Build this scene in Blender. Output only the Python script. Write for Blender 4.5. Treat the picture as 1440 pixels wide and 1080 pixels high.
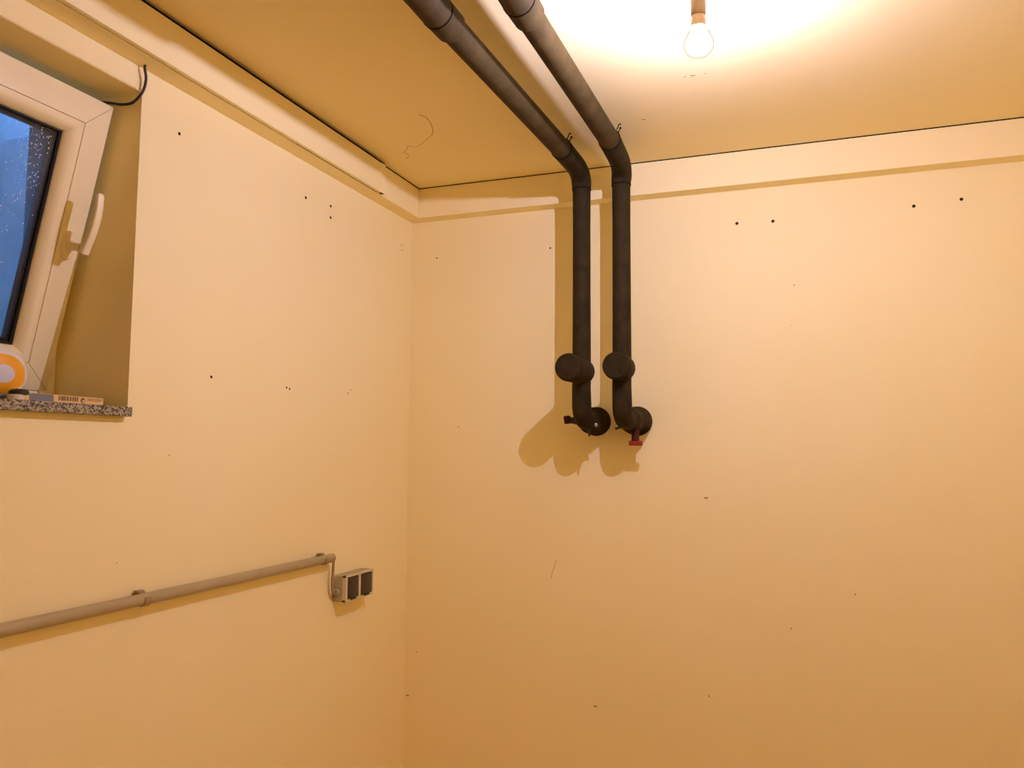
import bpy, bmesh, math, random
from mathutils import Vector, Matrix
random.seed(4)
for o in list(bpy.data.objects): bpy.data.objects.remove(o)
SC = bpy.context.scene
COL = SC.collection
CH = 1.5                                   # height of the lens above the floor
# ------------------------------------------------------------------ camera, world, exposure
cd = bpy.data.cameras.new('camera'); cam = bpy.data.objects.new('camera', cd); COL.objects.link(cam)
cd.sensor_width = 36.0; cd.lens = 1130.01 / 1440 * 36.0; cd.clip_start = 0.02
fw = Vector((-0.3464872527, 0.9343849472, 0.0828936320))
rt = Vector((0.9377901013, 0.3471330821, 0.0069533599))
up = Vector((0.0222780071, -0.0801460781, 0.9965341422))
M = Matrix((rt, up, -fw)).transposed().to_4x4()
M.translation = Vector((1.3701732, -2.6175600, CH)); cam.matrix_world = M
SC.camera = cam
W = bpy.data.worlds.new('dusk_sky'); SC.world = W; W.use_nodes = True
bg = W.node_tree.nodes['Background']
bg.inputs['Color'].default_value = (0.11, 0.35, 1.0, 1); bg.inputs['Strength'].default_value = 3.8
SC.view_settings.view_transform = 'Standard'; SC.view_settings.look = 'None'
SC.view_settings.gamma = 1; SC.view_settings.use_curve_mapping = False
SC.view_settings.exposure = 0.0
SC.cycles.max_bounces = 11; SC.cycles.diffuse_bounces = 9; SC.cycles.caustics_reflective = False; SC.cycles.caustics_refractive = False; SC.cycles.transparent_max_bounces = 16
FILAMENT_STRENGTH = 23000.0
GLOBE_STRENGTH = 6.0
BULB_COLOR = (1.085, 1.025, 1.64, 1)

# ------------------------------------------------------------------ materials
def mat(name):
    m = bpy.data.materials.new(name); m.use_nodes = True
    nt = m.node_tree; b = nt.nodes['Principled BSDF']
    return m, nt, b
def nd(nt, t, **kw):
    n = nt.nodes.new(t)
    for k, v in kw.items(): setattr(n, k, v)
    return n
def simple(name, col, rough=0.5, spec=0.5, var=0.08, vscale=40, bump=0.0, bscale=300, metal=0.0):
    m, nt, b = mat(name)
    tc = nd(nt, 'ShaderNodeTexCoord')
    n = nd(nt, 'ShaderNodeTexNoise'); n.inputs['Scale'].default_value = vscale; n.inputs['Detail'].default_value = 4
    nt.links.new(tc.outputs['Object'], n.inputs['Vector'])
    r = nd(nt, 'ShaderNodeValToRGB'); e = r.color_ramp.elements
    e[0].position = 0.3; e[1].position = 0.7
    e[0].color = tuple(c * (1 - var) for c in col) + (1,); e[1].color = tuple(min(1, c * (1 + var)) for c in col) + (1,)
    nt.links.new(n.outputs['Fac'], r.inputs['Fac']); nt.links.new(r.outputs['Color'], b.inputs['Base Color'])
    b.inputs['Roughness'].default_value = rough; b.inputs['Specular IOR Level'].default_value = spec
    b.inputs['Metallic'].default_value = metal
    if bump:
        n2 = nd(nt, 'ShaderNodeTexNoise'); n2.inputs['Scale'].default_value = bscale; n2.inputs['Detail'].default_value = 3
        nt.links.new(tc.outputs['Object'], n2.inputs['Vector'])
        bp = nd(nt, 'ShaderNodeBump'); bp.inputs['Strength'].default_value = bump; bp.inputs['Distance'].default_value = 0.002
        nt.links.new(n2.outputs['Fac'], bp.inputs['Height']); nt.links.new(bp.outputs['Normal'], b.inputs['Normal'])
    return m
def paint(name, c1, c2, rough=0.75):
    """matt emulsion over smooth plaster: faint large blotches, fine roller stipple"""
    m, nt, b = mat(name); nt.nodes.remove(b)
    d = nd(nt, 'ShaderNodeBsdfDiffuse'); nt.links.new(d.outputs[0], nt.nodes['Material Output'].inputs['Surface'])
    tc = nd(nt, 'ShaderNodeTexCoord')
    mp = nd(nt, 'ShaderNodeMapping'); mp.inputs['Scale'].default_value = (1.0, 1.0, 0.55); nt.links.new(tc.outputs['Object'], mp.inputs['Vector'])
    n = nd(nt, 'ShaderNodeTexNoise'); n.inputs['Scale'].default_value = 3.2; n.inputs['Detail'].default_value = 3; n.inputs['Roughness'].default_value = 0.6
    nt.links.new(mp.outputs['Vector'], n.inputs['Vector'])
    r = nd(nt, 'ShaderNodeValToRGB'); e = r.color_ramp.elements
    e[0].position = 0.32; e[1].position = 0.62; e[0].color = c2 + (1,); e[1].color = c1 + (1,)
    nt.links.new(n.outputs['Fac'], r.inputs['Fac']); nt.links.new(r.outputs['Color'], d.inputs['Color'])
    n2 = nd(nt, 'ShaderNodeTexNoise'); n2.inputs['Scale'].default_value = 150; n2.inputs['Detail'].default_value = 1
    nt.links.new(tc.outputs['Object'], n2.inputs['Vector'])
    b1 = nd(nt, 'ShaderNodeBump'); b1.inputs['Strength'].default_value = 0.12; b1.inputs['Distance'].default_value = 0.002
    nt.links.new(n2.outputs['Fac'], b1.inputs['Height']); nt.links.new(b1.outputs['Normal'], d.inputs['Normal'])
    return m
WALL = paint('wall_paint', (0.964, 0.845, 0.460), (0.955, 0.828, 0.430))
CEIL = paint('ceiling_paint', (0.945, 0.812, 0.43), (0.935, 0.795, 0.40))
TRIM = paint('trim_paint', (0.964, 0.845, 0.465), (0.955, 0.832, 0.44), 0.6)
FLOOR = simple('concrete_floor', (0.66, 0.47, 0.20), 0.8, 0.3, 0.1, 6, 0.2, 80)
OUTW = simple('shaft_render', (0.62, 0.62, 0.60), 0.9, 0.1, 0.12, 3, 0.3, 60)
PVC = simple('white_pvc', (0.95, 0.84, 0.50), 0.32, 0.5, 0.02, 8)
PVCH = simple('white_handle_plastic', (0.95, 0.83, 0.50), 0.35, 0.5, 0.02, 8)
DKFR = simple('dark_brown_frame', (0.050, 0.034, 0.026), 0.5, 0.4, 0.1, 20)  # dark brown on the fixed frame and outer reveal
GASK = simple('black_rubber', (0.012, 0.011, 0.011), 0.6, 0.4, 0.1, 60)
FOAM_LIT = simple('foam_lagging_lit', (0.060, 0.038, 0.012), 0.66, 0.08, 0.22, 22, 0.35, 260)  # lagging colour lightened for lamplight on the ceiling runs; collars share it
FOAM_SHADED = simple('foam_lagging_shaded', (0.036, 0.025, 0.009), 0.66, 0.07, 0.22, 22, 0.35, 260)  # same lagging, colour darkened for the dimmer risers and branches
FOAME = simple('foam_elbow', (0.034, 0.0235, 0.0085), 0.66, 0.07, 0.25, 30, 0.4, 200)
TAPE_SHADE = simple('dark_seam_shade', (0.012, 0.009, 0.004), 0.85, 0.05, 0.2, 60)  # pipe seams and ties; also paints shade into the trim gaps
REDP = simple('red_plastic', (0.30, 0.018, 0.012), 0.4, 0.5, 0.15, 60)
DKRED = simple('dark_red_plastic', (0.055, 0.010, 0.005), 0.5, 0.15, 0.15, 60)
BLKM = simple('black_metal', (0.020, 0.017, 0.014), 0.5, 0.5, 0.15, 60)
STEEL = simple('dull_steel', (0.55, 0.55, 0.55), 0.35, 0.5, 0.1, 60, metal=0.9)
COND = simple('grey_conduit', (0.42, 0.335, 0.17), 0.45, 0.45, 0.06, 14)
CLIP = simple('conduit_clip', (0.36, 0.26, 0.14), 0.5, 0.4, 0.08, 40)
BOXP = simple('switch_grey', (0.42, 0.37, 0.20), 0.5, 0.3, 0.05, 25)
BOXF = simple('switch_rim', (0.66, 0.57, 0.34), 0.4, 0.45, 0.03, 25)
ROCK = simple('dark_flap', (0.035, 0.026, 0.018), 0.35, 0.5, 0.15, 50)
WIRE = simple('brown_cable', (0.36, 0.25, 0.13), 0.5, 0.4, 0.1, 50)
BCAB = simple('black_cable', (0.012, 0.010, 0.009), 0.45, 0.5, 0.1, 60)
HOLE = simple('hole_shadow', (0.05, 0.02, 0.008), 0.9, 0.1, 0.2, 200)
PLUG = simple('plug_grey', (0.16, 0.09, 0.045), 0.8, 0.2, 0.2, 200)
SCUF = simple('scuff_brown', (0.46, 0.29, 0.12), 0.9, 0.1, 0.2, 200)
CRAK = simple('crack_edge', (0.50, 0.36, 0.17), 0.9, 0.1, 0.2, 200)
CARD = simple('tan_card', (0.86, 0.56, 0.22), 0.6, 0.3, 0.08, 60)
CARDG = simple('grey_card', (0.22, 0.21, 0.22), 0.5, 0.4, 0.06, 60)
INK = simple('dark_ink', (0.16, 0.09, 0.035), 0.6, 0.3, 0.1, 60)
CREAM = simple('cream_plastic', (0.72, 0.62, 0.42), 0.4, 0.5, 0.05, 60)
HOLD = simple('lampholder_plastic', (0.30, 0.17, 0.07), 0.45, 0.4, 0.1, 60)
BASE = simple('bulb_base_plastic', (0.40, 0.24, 0.10), 0.4, 0.4, 0.08, 60)
def granite():
    m, nt, b = mat('speckled_granite')
    tc = nd(nt, 'ShaderNodeTexCoord')
    v = nd(nt, 'ShaderNodeTexVoronoi'); v.inputs['Scale'].default_value = 330
    n = nd(nt, 'ShaderNodeTexNoise'); n.inputs['Scale'].default_value = 260; n.inputs['Detail'].default_value = 4
    nt.links.new(tc.outputs['Object'], v.inputs['Vector']); nt.links.new(tc.outputs['Object'], n.inputs['Vector'])
    bw = nd(nt, 'ShaderNodeRGBToBW'); nt.links.new(v.outputs['Color'], bw.inputs['Color'])
    mx = nd(nt, 'ShaderNodeMath', operation='MULTIPLY_ADD'); mx.inputs[1].default_value = 0.55
    nt.links.new(n.outputs['Fac'], mx.inputs[0]); nt.links.new(bw.outputs['Val'], mx.inputs[2])
    r = nd(nt, 'ShaderNodeValToRGB'); e = r.color_ramp.elements; r.color_ramp.interpolation = 'LINEAR'
    e[0].position = 0.52; e[0].color = (0.03, 0.028, 0.022, 1); e[1].position = 1.05; e[1].color = (0.46, 0.37, 0.21, 1)
    k = e.new(0.72); k.color = (0.16, 0.14, 0.10, 1); k = e.new(0.86); k.color = (0.34, 0.30, 0.21, 1)
    nt.links.new(mx.outputs[0], r.inputs['Fac']); nt.links.new(r.outputs['Color'], b.inputs['Base Color'])
    b.inputs['Roughness'].default_value = 0.35
    return m
GRAN = granite()
def glass():
    """double glazing fogged by condensation: clear film, sheen, thin scattering mist and droplets"""
    m, nt, b = mat('misted_glass'); nt.nodes.remove(b)
    out = nt.nodes['Material Output']; tc = nd(nt, 'ShaderNodeTexCoord')
    tr = nd(nt, 'ShaderNodeBsdfTransparent'); tr.inputs['Color'].default_value = (0.84, 0.88, 0.90, 1)
    gl = nd(nt, 'ShaderNodeBsdfGlossy'); gl.inputs['Roughness'].default_value = 0.04
    tl = nd(nt, 'ShaderNodeBsdfTranslucent'); tl.inputs['Color'].default_value = (0.85, 0.88, 0.9, 1)
    fr = nd(nt, 'ShaderNodeFresnel'); fr.inputs['IOR'].default_value = 1.45
    v = nd(nt, 'ShaderNodeTexVoronoi'); v.inputs['Scale'].default_value = 420
    nt.links.new(tc.outputs['Object'], v.inputs['Vector'])
    bp = nd(nt, 'ShaderNodeBump'); bp.inputs['Strength'].default_value = 0.25; bp.inputs['Distance'].default_value = 0.001
    nt.links.new(v.outputs['Distance'], bp.inputs['Height']); nt.links.new(bp.outputs['Normal'], gl.inputs['Normal'])
    n = nd(nt, 'ShaderNodeTexNoise'); n.inputs['Scale'].default_value = 9; n.inputs['Detail'].default_value = 5
    nt.links.new(tc.outputs['Object'], n.inputs['Vector'])
    mr = nd(nt, 'ShaderNodeMapRange'); mr.inputs['From Min'].default_value = 0.35; mr.inputs['From Max'].default_value = 0.7
    mr.inputs['To Min'].default_value = 0.02; mr.inputs['To Max'].default_value = 0.16
    nt.links.new(n.outputs['Fac'], mr.inputs['Value'])
    m1 = nd(nt, 'ShaderNodeMixShader'); m2 = nd(nt, 'ShaderNodeMixShader')
    nt.links.new(mr.outputs['Result'], m1.inputs['Fac']); nt.links.new(tr.outputs[0], m1.inputs[1]); nt.links.new(tl.outputs[0], m1.inputs[2])
    nt.links.new(fr.outputs[0], m2.inputs['Fac']); nt.links.new(m1.outputs[0], m2.inputs[1]); nt.links.new(gl.outputs[0], m2.inputs[2])
    nt.links.new(m2.outputs[0], out.inputs['Surface'])
    return m
GLASS = glass()
DROP, _nt, _b = mat('water_drop'); _b.inputs['Base Color'].default_value = (0.85, 0.88, 0.92, 1); _b.inputs['Roughness'].default_value = 0.08
def glow():
    """clear bulb glass with a soft bloom of its own light"""
    m, nt, b = mat('lit_bulb_glass'); nt.nodes.remove(b)
    e = nd(nt, 'ShaderNodeEmission'); e.inputs['Color'].default_value = (1.0, 0.95, 0.88, 1); e.inputs['Strength'].default_value = GLOBE_STRENGTH
    t = nd(nt, 'ShaderNodeBsdfTransparent'); x = nd(nt, 'ShaderNodeMixShader'); x.inputs['Fac'].default_value = 0.35
    nt.links.new(t.outputs[0], x.inputs[1]); nt.links.new(e.outputs[0], x.inputs[2])
    # dim warm emission painted in at grazing angles, outlining the globe
    lw = nd(nt, 'ShaderNodeLayerWeight'); lw.inputs['Blend'].default_value = 0.5
    mr = nd(nt, 'ShaderNodeMapRange'); mr.inputs['From Min'].default_value = 0.30; mr.inputs['From Max'].default_value = 0.62
    nt.links.new(lw.outputs['Facing'], mr.inputs['Value'])
    e2 = nd(nt, 'ShaderNodeEmission'); e2.inputs['Color'].default_value = (1.0, 0.82, 0.58, 1); e2.inputs['Strength'].default_value = 0.93
    y = nd(nt, 'ShaderNodeMixShader'); nt.links.new(mr.outputs['Result'], y.inputs['Fac'])
    nt.links.new(x.outputs[0], y.inputs[1]); nt.links.new(e2.outputs[0], y.inputs[2])
    nt.links.new(y.outputs[0], nt.nodes['Material Output'].inputs['Surface']); return m
def filament():
    m, nt, b = mat('glowing_filament'); nt.nodes.remove(b)
    e = nd(nt, 'ShaderNodeEmission'); e.inputs['Color'].default_value = BULB_COLOR; e.inputs['Strength'].default_value = FILAMENT_STRENGTH
    nt.links.new(e.outputs[0], nt.nodes['Material Output'].inputs['Surface']); return m
FILA = filament()
GLOW = glow()
def bagmat():
    """white film with a printed orange ring on its end"""
    m, nt, b = mat('printed_white_film'); tc = nd(nt, 'ShaderNodeTexCoord')
    sp = nd(nt, 'ShaderNodeSeparateXYZ'); nt.links.new(tc.outputs['Object'], sp.inputs[0])
    def mth(op, a, c=None):
        n = nd(nt, 'ShaderNodeMath', operation=op)
        for i, x in enumerate((a, c)):
            if x is None: continue
            if isinstance(x, (int, float)): n.inputs[i].default_value = x
            else: nt.links.new(x, n.inputs[i])
        return n.outputs[0]
    y = mth('ADD', sp.outputs['Y'], 0.000); z = mth('ADD', sp.outputs['Z'], -0.050)
    ns = nd(nt, 'ShaderNodeTexNoise'); ns.inputs['Scale'].default_value = 60; nt.links.new(tc.outputs['Object'], ns.inputs['Vector'])
    d = mth('SQRT', mth('ADD', mth('MULTIPLY', mth('MULTIPLY', y, y), 0.80), mth('MULTIPLY', mth('MULTIPLY', z, z), 1.25)))
    d = mth('ADD', d, mth('MULTIPLY', mth('SUBTRACT', ns.outputs['Fac'], 0.5), 0.006))
    r = nd(nt, 'ShaderNodeValToRGB'); e = r.color_ramp.elements; r.color_ramp.interpolation = 'LINEAR'
    e[0].position = 0.0; e[0].color = (0.62, 0.63, 0.70, 1); e[1].position = 1.0; e[1].color = (0.78, 0.76, 0.76, 1)
    for p, c in ((0.36, (0.62, 0.63, 0.70, 1)), (0.40, (0.86, 0.36, 0.01, 1)), (0.83, (0.88, 0.42, 0.015, 1)), (0.87, (0.78, 0.76, 0.76, 1))):
        k = e.new(p); k.color = c
    nt.links.new(mth('MULTIPLY', d, 1 / 0.050), r.inputs['Fac']); nt.links.new(r.outputs['Color'], b.inputs['Base Color'])
    b.inputs['Roughness'].default_value = 0.28
    n2 = nd(nt, 'ShaderNodeTexNoise'); n2.inputs['Scale'].default_value = 45; nt.links.new(tc.outputs['Object'], n2.inputs['Vector'])
    bp = nd(nt, 'ShaderNodeBump'); bp.inputs['Strength'].default_value = 0.5; bp.inputs['Distance'].default_value = 0.004
    nt.links.new(n2.outputs['Fac'], bp.inputs['Height']); nt.links.new(bp.outputs['Normal'], b.inputs['Normal'])
    return m
BAG = bagmat()

# ------------------------------------------------------------------ helpers
def P(x, y, z): return Vector((x, y, z + CH))           # z measured from lens height
def root_of(o):
    while o.parent: o = o.parent
    return o
def tag(o, label=None, cat=None, group=None, kind=None):
    if label: o['label'] = label
    if cat: o['category'] = cat
    if group: o['group'] = group
    if kind: o['kind'] = kind
    return o
def empty(name, loc):
    o = bpy.data.objects.new(name, None); COL.objects.link(o); o.location = loc; o.empty_display_size = 0.05
    return o
def mk(name, bm, material, parent=None, loc=None, smooth=True, angle=35):
    """bm is in world coordinates; it becomes one mesh object, relative to its thing"""
    off = root_of(parent).location if parent else (Vector(loc) if loc is not None else Vector((0, 0, 0)))
    bmesh.ops.recalc_face_normals(bm, faces=bm.faces)
    bmesh.ops.translate(bm, verts=bm.verts, vec=-Vector(off))
    me = bpy.data.meshes.new(name); 
    if smooth:
        for f in bm.faces: f.smooth = True
        for e in bm.edges:
            if len(e.link_faces) == 2 and e.calc_face_angle(0) > math.radians(angle): e.smooth = False
    bm.to_mesh(me); bm.free(); me.materials.append(material)
    o = bpy.data.objects.new(name, me); COL.objects.link(o)
    if parent: o.parent = parent
    else: o.location = off
    return o
def box(bm, a, b, bev=0.0, seg=2, xf=None):
    lo = [min(a[i], b[i]) for i in range(3)]; hi = [max(a[i], b[i]) for i in range(3)]
    t = bmesh.new(); bmesh.ops.create_cube(t, size=1)
    for v in t.verts:
        v.co = Vector([lo[i] + (v.co[i] + .5) * (hi[i] - lo[i]) for i in range(3)])
    if bev: bmesh.ops.bevel(t, geom=list(t.edges), offset=bev, segments=seg, profile=.5, affect='EDGES')
    if xf:
        for v in t.verts: v.co = xf(v.co)
    merge(bm, t); return bm
def merge(bm, t):
    m = {}
    for v in t.verts: m[v] = bm.verts.new(v.co)
    for f in t.faces:
        try: bm.faces.new([m[v] for v in f.verts])
        except ValueError: pass
    t.free()
def NB(): return bmesh.new()
def tube(bm, pts, rad, seg=28, cap=True):
    """swept round tube through pts; rad one number or one per point"""
    pts = [Vector(p) for p in pts]; n = len(pts)
    rads = rad if isinstance(rad, (list, tuple)) else [rad] * n
    tang = []
    for i in range(n):
        a = pts[max(0, i - 1)]; b = pts[min(n - 1, i + 1)]; tang.append((b - a).normalized())
    ref = Vector((1, 0, 0)) if abs(tang[0].x) < .8 else Vector((0, 0, 1))
    u = tang[0].cross(ref).normalized(); rings = []
    for i in range(n):
        u = (u - tang[i] * u.dot(tang[i])).normalized(); w = tang[i].cross(u)
        rings.append([bm.verts.new(pts[i] + rads[i] * (math.cos(k * 2 * math.pi / seg) * u + math.sin(k * 2 * math.pi / seg) * w)) for k in range(seg)])
    for a, b in zip(rings, rings[1:]):
        for k in range(seg): bm.faces.new([a[k], a[(k + 1) % seg], b[(k + 1) % seg], b[k]])
    if cap: bm.faces.new(rings[0][::-1]); bm.faces.new(rings[-1])
    return bm
def lathe(bm, prof, origin, axis, seg=36):
    """prof: (distance along axis, radius)"""
    origin = Vector(origin); axis = Vector(axis).normalized()
    return tube(bm, [origin + axis * d for d, r in prof], [max(r, 1e-4) for d, r in prof], seg) if True else bm
def lathe2(bm, prof, origin, axis, seg=36):
    origin = Vector(origin); ax = Vector(axis).normalized()
    ref = Vector((0, 0, 1)) if abs(ax.z) < .8 else Vector((1, 0, 0))
    u = ax.cross(ref).normalized(); w = ax.cross(u); rings = []
    for d, r in prof:
        r = max(r, 1e-4)
        rings.append([bm.verts.new(origin + ax * d + r * (math.cos(k * 2 * math.pi / seg) * u + math.sin(k * 2 * math.pi / seg) * w)) for k in range(seg)])
    for a, b in zip(rings, rings[1:]):
        for k in range(seg): bm.faces.new([a[k], a[(k + 1) % seg], b[(k + 1) % seg], b[k]])
    bm.faces.new(rings[0][::-1]); bm.faces.new(rings[-1]); return bm
def bezier(p0, p1, p2, n=10):
    p0, p1, p2 = Vector(p0), Vector(p1), Vector(p2)
    return [(1 - t) ** 2 * p0 + 2 * t * (1 - t) * p1 + t * t * p2 for t in [i / n for i in range(n + 1)]]
def arc(c, u, w, r, a0, a1, n=12):
    c, u, w = Vector(c), Vector(u), Vector(w)
    return [c + r * (math.cos(a) * u + math.sin(a) * w) for a in [a0 + (a1 - a0) * i / n for i in range(n + 1)]]
def spline(ctrl, n=10):
    c = [Vector(p) for p in ctrl]; c = [2 * c[0] - c[1]] + c + [2 * c[-1] - c[-2]]; out = []
    for i in range(1, len(c) - 2):
        for k in range(n):
            t = k / n; a, b, d, e = c[i - 1], c[i], c[i + 1], c[i + 2]
            out.append(.5 * ((2 * b) + (d - a) * t + (2 * a - 5 * b + 4 * d - e) * t * t + (3 * b - a - 3 * d + e) * t ** 3))
    out.append(c[-2]); return out

# ------------------------------------------------------------------ the room shell
XR, YF, ZC = 2.25, -3.3, 2.45
TH = 0.335                                   # thickness of the window wall
WY1, WY0, WZ0, WZ1 = -1.291, -2.15, CH + 0.067, CH + 0.785   # window opening
def struct(name, bm, m, **k): return tag(mk(name, bm, m, **k), kind='structure')
struct('floor', box(NB(), (-.0, YF, -.1), (XR, 0, 0)), FLOOR, smooth=False)
ceiling = struct('ceiling', box(NB(), (-TH, YF - .1, ZC), (XR + .1, .1, ZC + .12)), CEIL, smooth=False)
bm = NB()
box(bm, (-TH, YF - .1, -.1), (0, 0.1, WZ0)); box(bm, (-TH, YF - .1, WZ1), (0, 0.1, ZC))
box(bm, (-TH, WY1, WZ0), (0, 0.1, WZ1)); box(bm, (-TH, YF - .1, WZ0), (0, WY0, WZ1))
wall_left = struct('wall_left', bm, WALL, smooth=False)
wall_back = struct('wall_back', box(NB(), (0, 0, -.1), (XR + .1, .12, ZC)), WALL, smooth=False)
struct('wall_right', box(NB(), (XR, YF - .1, -.1), (XR + .1, 0, ZC)), WALL, smooth=False)
struct('wall_front', box(NB(), (0, YF - .1, -.1), (XR, YF, ZC)), WALL, smooth=False)
# light shaft outside the cellar window
bm = NB(); box(bm, (-1.20, -2.9, 0.9), (-1.08, -0.6, 2.75)); box(bm, (-1.08, -2.9, 0.9), (-TH, -2.7, 2.5)); box(bm, (-1.08, -0.8, 0.9), (-TH, -0.6, 2.5))
struct('wall_outside', bm, OUTW, smooth=False)
bm = NB(); box(bm, (-1.08, -2.7, 0.9), (-TH, -0.8, 1.2)); struct('ground_outside', bm, OUTW, smooth=False)

# boxed-in ledges under the ceiling
DL, DB, ZS = 0.0557, 0.0574, CH + 0.840
trim_1 = struct('trim_1', box(NB(), (0, YF, ZS), (DL, -DB - .0015, ZC - .004), .0012, 1), TRIM)
box_bm = box(NB(), (DL + .004, YF, CH + .8400), (DL + .0165, -.337, CH + .9385), .0015, 2)
for yy in (-.5, -1.1, -1.7, -2.3, -2.9): box(box_bm, (DL - .0005, yy, CH + .858), (DL + .006, yy + .03, CH + .93))
mk('cover_strip', box_bm, TRIM, trim_1)
sl = NB()
box(sl, (DL + .007, YF, CH + .9380), (DL + .0157, -.338, CH + .9436)); box(sl, (DL - .02, -.337, ZC - .0045), (DL - .0006, -DB - .001, ZC - .0003))  # dark strips paint the shade of the open gap below the ceiling
mk('gap_shade_strip', sl, TAPE_SHADE, trim_1)['label'] = 'dark strip for the shade in the gap under the ceiling'
sl = NB(); box(sl, (DL + .0004, -.80, CH + .8412), (DL + .0039, -.3625, CH + .870)); box(sl, (DL + .0004, -1.30, CH + .8440), (DL + .0039, -.80, CH + .870))  # dark strip paints the shade inside the slot behind the cover
mk('slot_shade_strip', sl, TAPE_SHADE, trim_1)
mk('end_cap', box(NB(), (DL, -.362, CH + .8400), (DL + .0172, -.335, CH + .9395), .0008, 1), TRIM, trim_1)
trim_2 = struct('trim_2', box(NB(), (0, -DB, ZS), (XR, 0, ZC - .0030), .0012, 1), TRIM)
mk('gap_shade_strip', box(NB(), (DL, -DB + .0006, ZC - .0031), (XR, -.02, ZC - .0002)), TAPE_SHADE, trim_2)['label'] = 'dark strip for the shade in the gap under the ceiling'  # dark strip paints the shade of the gap above this ledge

# ------------------------------------------------------------------ window_1: frame, tilted sash, sill, shutter-box cover
B0 = P(-0.2110, -1.312, 0.123); E = Vector((0.2405, 0, 0.9706)).normalized(); NN = Vector((E.z, 0, -E.x))
SH, SW = 0.6465, 0.80
def S(y, u, n): return B0 + Vector((0, y, 0)) + u * E + n * NN          # sash space: along, up, into the room
win = tag(empty('window_1', P(-.25, -1.72, .087)), kind='structure',)
fx0, fx1 = -.285, -.213
bm = NB()
box(bm, P(fx0, WY1 - .001, .087), P(fx1, WY1 - .042, .784), .003); box(bm, P(fx0, WY0 + .001, .087), P(fx1, WY0 + .042, .784), .003)
box(bm, P(fx0, WY1 - .042, .740), P(fx1, WY0 + .042, .784), .003); box(bm, P(fx0, WY1 - .042, .087), P(fx1, WY0 + .042, .125), .003)
mk('fixed_frame', bm, DKFR, win)['label'] = 'dark brown outer frame'
bm = NB(); box(bm, P(fx1 - .006, WY1 - .0012, .087), P(fx1 + .001, WY1 - .040, .783), .001, 1); box(bm, P(fx1 - .006, WY0 + .0012, .087), P(fx1 + .001, WY0 + .040, .783), .001, 1)
box(bm, P(fx1 - .006, WY1 - .042, .742), P(fx1 + .001, WY0 + .042, .783), .001, 1); box(bm, P(fx1 - .006, WY1 - .042, .0875), P(fx1 + .001, WY0 + .042, .123), .001, 1)
mk('frame_face', bm, PVC, win)
mk('outer_reveal_sheet', box(NB(), P(-TH, WY1 - .0001, .087), P(fx0, WY1 - .003, .784)), DKFR, win)  # thin dark brown sheet over the outer reveal
bm = NB(); box(bm, P(-.30, WY0 + .001, .067), P(.022, WY1 - .007, .087), .0012, 1)
mk('window_sill', bm, GRAN, win)['label'] = 'speckled granite sill'
cover = mk('shutter_box_cover', box(NB(), P(-.012, WY0, .786), P(.0022, -1.307, .8385), .0008, 1), TRIM, win)
# sash: mitred profile swept round a rectangle
def ring_profile(prof, w0, h0, name, material, parent, smooth=True):
    """prof: list of (inset from outer edge, n); swept round the sash rectangle with mitred corners"""
    bm = NB(); rings = []
    for ins, n in prof:
        rings.append([bm.verts.new(S(-ins, ins, n)), bm.verts.new(S(-ins, SH - ins, n)), bm.verts.new(S(-SW + ins, SH - ins, n)), bm.verts.new(S(-SW + ins, ins, n))])
    m = len(rings)
    for i in range(m):
        a, b = rings[i], rings[(i + 1) % m]
        for k in range(4): bm.faces.new([a[k], a[(k + 1) % 4], b[(k + 1) % 4], b[k]])
    return mk(name, bm, material, parent, angle=25)
sash = ring_profile([(0, -.004), (.0012, -.0012), (.004, 0), (.0585, 0), (.0585, -.066), (0.012, -.066), (.012, -.022), (0, -.022)], 0, 0, 'sash', PVC, win)
ring_profile([(.0595, -.0016), (.0610, -.0004), (.066, -.0004), (.072, -.0016), (.078, -.0045), (.084, -.0095), (.0895, -.0165), (.0910, -.0215), (.0910, -.024), (.0595, -.024)], 0, 0, 'glazing_bead', PVC, sash)
ring_profile([(.0905, -.0205), (.0935, -.0205), (.0960, -.0235), (.0960, -.0262), (.0905, -.0262)], 0, 0, 'gasket', GASK, sash)
ring_profile([(.086, -.0275), (.103, -.0275), (.103, -.0425), (.086, -.0425)], 0, 0, 'spacer_bar', GASK, sash)
for nm, n in (('glass_pane', -.0265), ('glass_pane', -.0435)):
    bm = NB(); f = [bm.verts.new(S(y, u, n)) for y, u in ((-.088, .088), (-.088, SH - .088), (-SW + .088, SH - .088), (-SW + .088, .088))]
    t = [bm.verts.new(v.co - .001 * NN) for v in f]
    bm.faces.new(f); bm.faces.new(t[::-1])
    for k in range(4): bm.faces.new([f[k], f[(k + 1) % 4], t[(k + 1) % 4], t[k]])
    mk(nm, bm, GLASS, sash, smooth=False)
# mitre weld seams at the right corners
bm = NB()
for u0, u1 in ((SH - .004, SH - .0585), (.004, .0585)):
    a, b = S(-.004, u0, .0), S(-.0585, u1, .0); tube(bm, [a, b], .0006, 6)
mk('weld_seam', bm, CRAK, sash)
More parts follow.
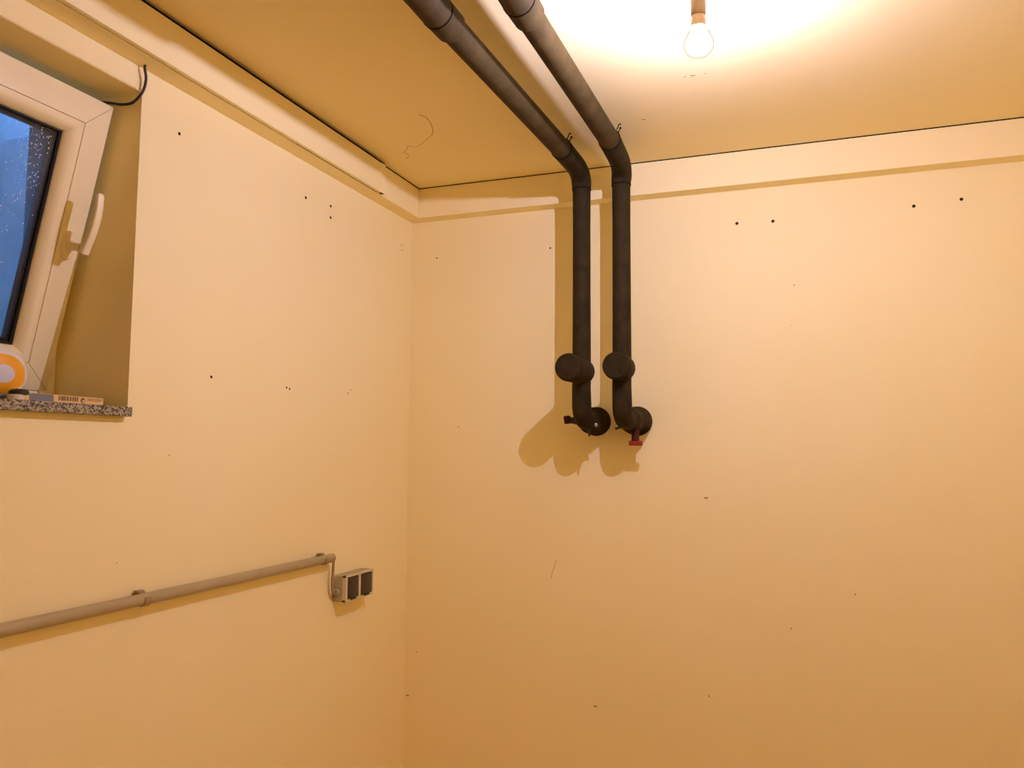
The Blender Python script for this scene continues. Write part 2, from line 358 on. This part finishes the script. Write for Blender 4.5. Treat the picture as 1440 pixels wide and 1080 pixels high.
# tilted-open handle: oval rosette, neck, bowed lever pointing up
bm = NB(); segs = 32; rings = []
for n, sc in ((0, 1), (.008, 1), (.011, .9), (.0115, .5)):
    rings.append([bm.verts.new(S(-.036 + sc * .0145 * math.copysign(abs(math.cos(a)) ** .8, math.cos(a)), .325 + sc * .032 * math.copysign(abs(math.sin(a)) ** .75, math.sin(a)), n)) for a in [k * 2 * math.pi / segs for k in range(segs)]])
for a, b in zip(rings, rings[1:]):
    for k in range(segs): bm.faces.new([a[k], a[(k + 1) % segs], b[(k + 1) % segs], b[k]])
bm.faces.new(rings[-1]); bm.faces.new(rings[0][::-1])
handle = mk('handle', bm, PVCH, sash)
bm = NB(); tube(bm, [S(-.036, .325, .010), S(-.036, .325, .02), S(-.036, .325, .046)], [.011, .0095, .0095], 24)
bm2 = NB()
path = spline([S(-.036, .313, .053), S(-.036, .335, .058), S(-.036, .37, .0655), S(-.036, .41, .067), S(-.036, .447, .0615)], 8)
n_ = len(path)
rr_ = []
for i, c in enumerate(path):
    t = i / (n_ - 1); hw = .0100 - .0015 * t; hn = .0085 - .0035 * t
    if i in (0, n_ - 1): hw *= .75; hn *= .75
    tg = (path[min(i + 1, n_ - 1)] - path[max(i - 1, 0)]).normalized(); nn = tg.cross(Vector((0, 1, 0)))
    rr_.append([bm.verts.new(c + hw * math.copysign(abs(math.cos(a)) ** .6, math.cos(a)) * Vector((0, 1, 0)) + hn * math.copysign(abs(math.sin(a)) ** .6, math.sin(a)) * nn) for a in [k * 2 * math.pi / 20 for k in range(20)]])
for a, b in zip(rr_, rr_[1:]):
    for k in range(20): bm.faces.new([a[k], a[(k + 1) % 20], b[(k + 1) % 20], b[k]])
bm.faces.new(rr_[0][::-1]); bm.faces.new(rr_[-1]); bm2.free()
lv = mk('handle_lever', bm, PVCH, sash)
# condensation beads on the glass
bm = NB(); rnd = random.Random(8)
for k in range(150):
    u = SH - .10 - abs(rnd.gauss(0, .10)); y = -.135 + rnd.gauss(0, .022) - (SH - .1 - u) * .08
    if y > -.105 or u < .1: continue
    r = rnd.uniform(.0006, .0017)
    t = bmesh.new(); bmesh.ops.create_icosphere(t, subdivisions=1, radius=r); c = S(y, u, -.0263)
    for v in t.verts: v.co = c + v.co.x * Vector((0, 1, 0)) + v.co.y * E + v.co.z * .5 * NN
    merge(bm, t)
o = mk('water_drops', bm, DROP, sash); o['kind'] = 'stuff'

# ------------------------------------------------------------------ pipes
def pipe(px, run, rx, cap, stub_z, name, label, near_joint, jy):
    """run: (x at y=-.42, x at y=-1.0, z at -.42, z at -1.0)"""
    root = tag(empty(name, P(px, 0, .0985)), label, 'pipe', 'lagged pipes down the back wall')
    R = .030; zv = .0985; yv = -.198
    xa, xb, za, zb = run
    def rp(y): t = (y + .42) / -.58; return P(xa + (xb - xa) * t, y, za + (zb - za) * t)
    tube_bm = tube(NB(), [rp(near_joint), rp(-.9), rp(-.7), rp(jy)], [.0285, .0285, .0288, .029])
    mk('ceiling_run', tube_bm, FOAM_LIT, root)
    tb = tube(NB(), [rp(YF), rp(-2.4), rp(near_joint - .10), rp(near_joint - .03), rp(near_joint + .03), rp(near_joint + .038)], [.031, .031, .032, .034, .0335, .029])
    mk('ceiling_run', tb, FOAM_LIT, root)
    mk('seam_tape', tube(NB(), [rp(near_joint - .033), rp(near_joint - .029)], .0348), TAPE_SHADE, root)
    # upper elbow
    j = rp(jy); top = P(px, yv, .842)
    corner = P(px + (j.x - px) * .35, yv - .012, za + .004)
    pre = j + (corner - j) * .35
    pts = [j + (j - corner).normalized() * .006, j, pre] + bezier(j + (corner - j) * .6, corner, corner + (top - corner) * .75, 10) + [top, P(px, yv, .826)]
    n = len(pts)
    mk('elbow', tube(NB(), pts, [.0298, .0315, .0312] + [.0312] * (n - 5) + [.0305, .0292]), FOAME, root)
    mk('seam_tape', tube(NB(), [j - (corner - j).normalized() * .004, j + (corner - j).normalized() * .002], .0322), TAPE_SHADE, root)
    mk('seam_tape', tube(NB(), [P(px, yv, .832), P(px, yv, .829)], .0308), TAPE_SHADE, root)
    # twisted wire end on the tie
    d = (corner - j).normalized(); side = d.cross(Vector((0, 0, 1))).normalized()
    base = j - d * .03 + side * .026 + Vector((0, 0, .016))
    mk('wire_tie', tube(tube(NB(), spline([base, base + Vector((.004, 0, .008)), base + Vector((.008, -.004, .013)), base + Vector((.013, -.002, .012))], 4), .0016, 8),
       spline([base + d * .024, base + d * .024 + Vector((.004, .0, .008)), base + d * .022 + Vector((.006, .0, .014)), base + d * .03 + Vector((.007, 0, .013))], 4), .0016, 8), TAPE_SHADE, root)
    # riser down to the branch
    mk('riser', tube(NB(), [P(px, yv, .829), P(px, yv, .7), P(px, yv, .5), P(px, yv, stub_z + .0)], [.0285, .0278, .0282, .0290]), FOAM_SHADED, root)
    # stub branch towards the room with a flat cap
    sa = P(px, yv + .012, stub_z); ax = (P(*cap) - sa); L = ax.length; ax.normalize()
    st = NB()
    lathe2(st, [(0.0, .030), (.0, .0395), (.012, .041), (L - .012, .0425), (L - .003, .0415), (L, .038)], sa, ax)
    s = mk('capped_branch', st, FOAM_SHADED, root)
    mk('end_disc', lathe2(NB(), [(0, .0385), (.0022, .0380), (.003, .034), (.0018, .012), (.0018, .0)], sa + ax * (L - .0002), ax), FOAME, s)
    mk('seam_tape', lathe2(NB(), [(L - .0145, .0418), (L - .0145, .0431), (L - .0125, .0431), (L - .0125, .0418)], sa, ax), TAPE_SHADE, s)
    # lower bend into the wall
    r2 = .047
    pts = [P(px, yv, stub_z - .01), P(px - .001, yv, stub_z - .05)] + arc(P(px, yv + r2, zv + r2), (0, -1, 0), (0, 0, -1), r2, 0, math.pi / 2, 14) + [P(rx, -.06, zv)]
    n = len(pts)
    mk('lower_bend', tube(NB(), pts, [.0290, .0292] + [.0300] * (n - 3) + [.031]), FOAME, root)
    # ridged collar on the wall
    prof = [(0, .047)]
    for k in range(10):
        y0 = .004 + k * .0085; rad = .0475 - .0006 * k
        prof += [(y0, rad), (y0 + .005, rad + .0008), (y0 + .006, rad - .0055), (y0 + .008, rad - .0055)]
    prof += [(.092, .038), (.098, .030)]
    mk('wall_collar', lathe2(NB(), prof, P(rx, 0, zv + .001), (0, -1, 0), 40), FOAM_LIT, root)
    return root
p1 = pipe(.705, (.7065, .694, .882, .876), .704, (.696, -.324, .251), .2485, 'lagged_pipe',
          'dark foam-lagged heating pipe nearer the window wall, dark side lever at its foot', -1.195, -.425)
p2 = pipe(.833, (.8535, .852, .884, .884), .842, (.829, -.270, .257), .2555, 'lagged_pipe',
          'dark foam-lagged heating pipe farther from the window wall, red handle under its foot', -1.165, -.44)
# side lever of the first pipe
t = NB(); tube(t, [P(.700, -.09, .094), P(.660, -.095, .098), P(.640, -.10, .101)], [.013, .012, .010], 16)
h = mk('valve_handle', t, BLKM, p1)
mk('drain_pin', tube(NB(), [P(.716, -.152, .070), P(.7165, -.151, .058), P(.717, -.150, .0475)], [.006, .004, .0025], 10), BLKM, p1)
t = NB(); box(t, (-.011, -.011, -.013), (.009, .011, .013), .004, 3, lambda c: P(.631, -.10, .102) + Matrix.Rotation(math.radians(-8), 3, 'Y') @ c)
mk('handle_grip', t, DKRED, h)['label'] = 'dark red grip'
mk('bleed_screw', lathe2(NB(), [(0, .006), (.005, .006), (.006, .0045)], P(.734, -.134, .084), (.35, -1, -.25), 12), STEEL, p1)['label'] = 'small bright screw'
# red handle and thin drain lever of the second pipe
t = NB(); tube(t, [P(.850, -.085, .075), P(.851, -.09, .055), P(.852, -.095, .034)], [.014, .0115, .0125], 16)
h = mk('valve_handle', t, DKRED, p2)
t = NB(); box(t, (-.021, -.009, -.008), (.021, .009, .008), .004, 3, lambda c: P(.853, -.095, .027) + c)
box(t, (-.006, -.006, .0), (.006, .006, .014), .002, 2, lambda c: P(.853, -.095, .027) + c)
mk('handle_grip', t, REDP, h)['label'] = 'red grip'
t = NB(); tube(t, [P(.826, -.10, .084), P(.803, -.102, .0765), P(.789, -.104, .071)], [.004, .0035, .0045], 10)
mk('drain_lever', t, BLKM, p2)

# ------------------------------------------------------------------ lamp
LX, LY = 1.180, -1.052
lh = tag(empty('lamp_holder', P(LX, LY, .95)), 'brown plastic lamp holder hanging straight from the ceiling above the lit bulb', 'lamp holder')
mk('ceiling_rose', lathe2(NB(), [(0, .034), (.006, .034), (.012, .028), (.014, .016)], P(LX, LY, .95), (0, 0, -1)), HOLD, lh)
mk('stem', lathe2(NB(), [(0, .009), (.030, .009)], P(LX, LY, .940), (0, 0, -1), 20), HOLD, lh)
mk('socket', lathe2(NB(), [(0, .010), (.003, .0135), (.012, .0150), (.047, .0150), (.049, .0140)], P(LX, LY, .915), (0, 0, -1)), HOLD, lh)
lb = tag(empty('light_bulb', P(LX, LY, .8665)), 'lit pear-shaped light bulb glowing white under the ceiling', 'light bulb')
prof = [(0, .0128)]
for k in range(5): prof += [(.001 + k * .004, .0132 + k * .0004), (.0035 + k * .004, .0138 + k * .0004)]
prof += [(.024, .0175), (.0265, .0212), (.028, .0205)]
mk('base', lathe2(NB(), prof, P(LX, LY, .8665), (0, 0, -1)), BASE, lb)
prof = [(0, .0180), (.003, .0196), (.009, .0222), (.016, .0256), (.023, .0284), (.029, .0300), (.035, .0300), (.041, .0286), (.047, .0252), (.052, .0200), (.0555, .0130), (.0572, .0050)]
mk('globe', lathe2(NB(), prof, P(LX, LY, .8385), (0, 0, -1), 32), GLOW, lb)
mk('filament', lathe2(NB(), [(0, .0012), (.001, .003), (.016, .003), (.017, .0012)], P(LX, LY, .8195), (0, 0, -1), 12), FILA, lb)
mk('filament_stem', lathe2(NB(), [(0, .006), (.004, .004), (.0168, .0018)], P(LX, LY, .837), (0, 0, -1), 12), CREAM, lb)

# ------------------------------------------------------------------ conduit, switch box
cx, cz = .0225, -.3225
cn = tag(empty('conduit_pipe', P(0, -1.5, cz)), 'grey plastic conduit pipe running level along the window wall', 'conduit')
t = NB(); tube(t, [P(cx, YF + .02, cz), P(cx, -2, cz), P(cx, -1, cz), P(cx, -.517, cz), P(cx, -.5135, cz)], [.0128, .0128, .0128, .0128, .0105], 24)
mk('tube', t, COND, cn)
for y in (-1.245, -.562, -2.0, -2.8):
    t = NB(); n = 14; a0, a1 = math.radians(-50), math.radians(255)
    inn, out = [], []
    for k in range(n + 1):                           # open C of plastic round the tube, gap at the upper room side
        a = math.radians(100) + (math.radians(285)) * k / n
        inn.append(a)
    ring = []
    for yy in (y - .009, y + .009):
        ring.append([(t.verts.new(P(cx + .0126 * math.cos(a), yy, cz + .0126 * math.sin(a))), t.verts.new(P(cx + .0150 * math.cos(a), yy, cz + .0150 * math.sin(a)))) for a in inn])
    A, Bq = ring
    for k in range(n):
        t.faces.new([A[k][0], A[k + 1][0], Bq[k + 1][0], Bq[k][0]]); t.faces.new([A[k][1], Bq[k][1], Bq[k + 1][1], A[k + 1][1]])
        t.faces.new([A[k][0], A[k][1], A[k + 1][1], A[k + 1][0]]); t.faces.new([Bq[k][0], Bq[k + 1][0], Bq[k + 1][1], Bq[k][1]])
    for k in (0, n): t.faces.new([A[k][0], Bq[k][0], Bq[k][1], A[k][1]])
    box(t, P(0, y - .009, cz - .010), P(.0095, y + .009, cz + .010), .0015)
    box(t, P(.004, y - .011, cz + .0125), P(.018, y + .007, cz + .0185), .0015)     # flared upper lip
    mk('pipe_clip', t, CLIP, cn)
mk('cable_tail', tube(NB(), spline([P(.021, -.530, cz - .002), P(.021, -.512, cz - .004), P(.0205, -.508, cz - .018), P(.020, -.5085, cz - .045), P(.018, -.508, -.40), P(.016, -.500, -.425), P(.016, -.490, -.433)], 6), .0042, 10), WIRE, cn)
sb = tag(empty('switch_box', P(0, -.39, -.42)), 'grey surface-mounted two-gang switch box with two dark flaps', 'switch')
y0, y1, z0, z1 = -.478, -.3125, -.4605, -.380
mk('body', box(NB(), P(0, y0, z0), P(.036, y1, z1), .004, 3), BOXP, sb)
bm = NB()                                              # front frame with two openings
fx = .033; fy = [y0 + .001, y0 + .012, -.4035, -.3895, y1 - .010, y1 - .001]; fz = [z0 + .001, z0 + .008, z1 - .007, z1 - .001]
box(bm, P(fx, fy[0], fz[0]), P(.0465, fy[1], fz[3]), .001, 1); box(bm, P(fx, fy[2], fz[0]), P(.0465, fy[3], fz[3]), .001, 1); box(bm, P(fx, fy[4], fz[0]), P(.0465, fy[5], fz[3]), .001, 1)
box(bm, P(fx, fy[0], fz[0]), P(.0463, fy[5], fz[1]), .001, 1); box(bm, P(fx, fy[0], fz[2]), P(.0463, fy[5], fz[3]), .001, 1)
mk('front_frame', bm, BOXF, sb)
for a, b in ((fy[1], fy[2]), (fy[3], fy[4])):
    f = mk('flap', box(NB(), P(.034, a + .0012, fz[1] + .0012), P(.0482, b - .0012, fz[2] - .0012), .0025, 3), ROCK, sb)
    mk('finger_tab', box(NB(), P(.046, (a + b) / 2 - .016, fz[1] - .003), P(.0500, (a + b) / 2 + .016, fz[1] + .004), .001, 2), ROCK, f)
mk('cable_gland', lathe2(NB(), [(0, .0115), (.006, .0115), (.007, .010), (.0105, .0085), (.011, .006)], P(.016, y0 + .001, -.430), (0, -1, 0), 20), BOXP, sb)

# ------------------------------------------------------------------ black cable at the shutter box
cb = tube(NB(), spline([P(.016, -1.302, .8405), P(.015, -1.301, .832), P(.0125, -1.294, .812), P(.0075, -1.297, .783), P(-.008, -1.307, .757), P(-.032, -1.314, .7525), P(-.054, -1.320, .7560), P(-.085, -1.335, .757), P(-.15, -1.36, .755)], 8), .0031, 12)
tag(mk('cable', cb, BCAB, loc=P(.016, -1.302, .8405)), 'short black cable curling from the ledge behind the open window', 'cable')

# ------------------------------------------------------------------ things on the sill
bx = tag(empty('cardboard_box', P(-.04, -1.43, .087)), 'flat tan cardboard packet with a barcode lying on the granite sill', 'box')
bb = mk('carton', box(NB(), P(-.075, -1.530, .0872), P(-.010, -1.3445, .1030), .0008, 1), CARD, bx)
mk('grey_band', box(NB(), P(-.0105, -1.515, .0876), P(-.0095, -1.463, .1024)), CARDG, bx)  # plain grey band across the carton front
bm = NB(); y = -1.452; rnd = random.Random(3)
while y < -1.409:
    w = rnd.choice((.0012, .002, .003)); box(bm, P(-.0102, y, .0925), P(-.0097, y + w, .1015)); y += w + rnd.choice((.0012, .002))
mk('barcode_print', bm, INK, bx)
bm = NB(); lathe2(bm, [(0, .0052), (.0004, .0052)], P(-.0101, -1.3955, .0955), (1, 0, 0), 20)
mk('round_mark', bm, INK, bx)
mk('round_mark', lathe2(NB(), [(0, .0030), (.0004, .0030)], P(-.0098, -1.3945, .0945), (1, 0, 0), 16), CARD, bx)
bm = NB(); rnd = random.Random(5)
for z in (.0998, .0978, .0958):
    y = -1.385
    while y < -1.352:
        w = rnd.uniform(.002, .006); box(bm, P(-.0102, y, z - .0005), P(-.0097, y + w, z + .0005)); y += w + .0012
mk('text_print', bm, INK, bx)
tn = tag(empty('small_tin', P(-.002, -1.549, .087)), 'small cream tin with a black lid in front of the white pack', 'tin')
mk('tin_body', lathe2(NB(), [(0, .0132), (.0006, .0138), (.0095, .0138), (.0100, .013)], P(-.002, -1.549, .0872), (0, 0, 1)), CREAM, tn)
mk('tin_lid', lathe2(NB(), [(0, .013), (.0008, .0165), (.0065, .0165), (.010, .012), (.0108, .006)], P(-.002, -1.543, .0972), (0, 0, 1)), BLKM, tn)
# plump pack
bc = P(-.083, -1.550, .1395); bm = NB(); su, sv = 40, 24; rows = []
for i in range(sv + 1):
    th = -math.pi / 2 + math.pi * i / sv; row = []
    for k in range(su):
        ph = 2 * math.pi * k / su
        c = lambda a, e: math.copysign(abs(math.cos(a)) ** e, math.cos(a)); s = lambda a, e: math.copysign(abs(math.sin(a)) ** e, math.sin(a))
        x = .050 * s(th, .75); rr2 = max(c(th, .62), .004)
        wob = 1 + .02 * math.sin(3 * ph + 1) + .012 * math.sin(7 * ph + 3 * th)
        row.append(bm.verts.new(bc + Vector((x, .067 * rr2 * c(ph, .85) * wob, .0515 * rr2 * s(ph, .85) * wob))))
    rows.append(row)
for a, b in zip(rows, rows[1:]):
    for k in range(su): bm.faces.new([a[k], a[(k + 1) % su], b[(k + 1) % su], b[k]])
bm.faces.new(rows[0][::-1]); bm.faces.new(rows[-1])
tag(mk('plastic_pack', bm, BAG, loc=P(-.083, -1.550, .087), angle=60), 'plump white plastic pack with an orange ring print at the window', 'pack')

# ------------------------------------------------------------------ old dowel holes, chips and cracks
def hole_disc_mesh():
    bm = NB(); lathe2(bm, [(0, .0050), (.0006, .0046), (.0006, .0034), (.0001, .0030)], (0, 0, 0), (0, 0, 1), 14)
    me = bpy.data.meshes.new('hole_shade_disc'); 
    for f in bm.faces: f.smooth = False
    bm.to_mesh(me); bm.free(); me.materials.append(HOLE); return me  # dark disc stands in for the shade inside a drilled hole
PM = hole_disc_mesh()
def chip_mesh(seed, el):
    bm = NB(); rnd = random.Random(seed); n = 9
    lo = []; hi = []
    for k in range(n):
        a = 2 * math.pi * k / n; r = .0042 * rnd.uniform(.55, 1.1)
        lo.append(bm.verts.new((r * math.cos(a) * el, r * math.sin(a), 0))); hi.append(bm.verts.new((r * .8 * math.cos(a) * el, r * .8 * math.sin(a), .0005)))
    for k in range(n): bm.faces.new([lo[k], lo[(k + 1) % n], hi[(k + 1) % n], hi[k]])
    bm.faces.new(hi)
    me = bpy.data.meshes.new('paint_chip'); bm.to_mesh(me); bm.free(); me.materials.append(SCUF); return me
CM = [chip_mesh(k, e) for k, e in ((1, 1.0), (2, 1.6), (3, .7))]
def place(name, me, parent, loc, rot, sc=1.0):
    o = bpy.data.objects.new(name, me); COL.objects.link(o); o.parent = parent; o.location = loc; o.rotation_euler = rot; o.scale = (sc, sc, 1)
LR = (math.radians(90), 0, math.radians(90)); BR = (math.radians(90), 0, 0)
for y, z, s in ((-1.176, .735, .8), (-.671, .735, .9), (-.541, .748, .85), (-.540, .712, .85), (-1.038, .175, .75), (-.736, .172, .6), (-.722, .169, .6), (-.418, .178, .5), (-.08, .738, .45), (-.079, .72, .4)):
    place('hole_shade_disc', PM, wall_left, P(0, y, z), LR, s)
for x, z, s in ((.102, .702, .55), (.538, .703, .6), (1.165, .732, 1), (1.275, .729, 1), (1.676, .737, 1), (1.802, .745, 1), (1.334, .520, .35)):
    place('hole_shade_disc', PM, wall_back, P(x, 0, z), BR, s)
for i, (x, z, s) in enumerate(((.198, .084, .7), (1.057, -.144, 1), (1.304, -.529, .8), (1.485, -.415, .7), (.696, -.825, .9), (1.058, -.754, 1.0), (.047, -.712, .7), (.013, -.865, .9), (1.324, .395, .5))):
    place('paint_chip', CM[i % 3], wall_back, P(x, 0, z), (math.radians(90), 0, 0), s)
for i, (y, z, s) in enumerate(((-1.165, -.015, .5), (-.40, .19, .5), (-1.30, -.24, .5), (-.62, -.30, .4))):
    place('paint_chip', CM[i % 3], wall_left, P(0, y, z), LR, s)
for i, (x, y, s) in enumerate(((1.092, -.62, .8), (1.112, -.621, 1.0), (1.107, -.612, .6), (1.143, -.622, .6), (.942, -.393, .9))):
    place('paint_chip', CM[i % 3], ceiling, P(x, y, .95), (math.radians(180), 0, .5), s)
def crack(parent, pts, w, material=CRAK): mk('crack', tube(NB(), pts, w, 6), material, parent)
crack(ceiling, [P(x, y, .9500) for x, y in ((.350, -.640), (.361, -.614), (.352, -.569), (.338, -.524), (.317, -.491))], .0012)
crack(ceiling, [P(x, y, .9502) for x, y in ((.317, -.491), (.288, -.466), (.253, -.436), (.225, -.42), (.208, -.439))], .0009)
crack(ceiling, [P(x, y, .9501) for x, y in ((.208, -.439), (.190, -.410), (.169, -.395), (.175, -.375), (.169, -.356), (.150, -.34))], .0009)
crack(wall_back, [P(x, .0002, z) for x, z in ((.562, -.365), (.557, -.385), (.548, -.405), (.545, -.425))], .0009)
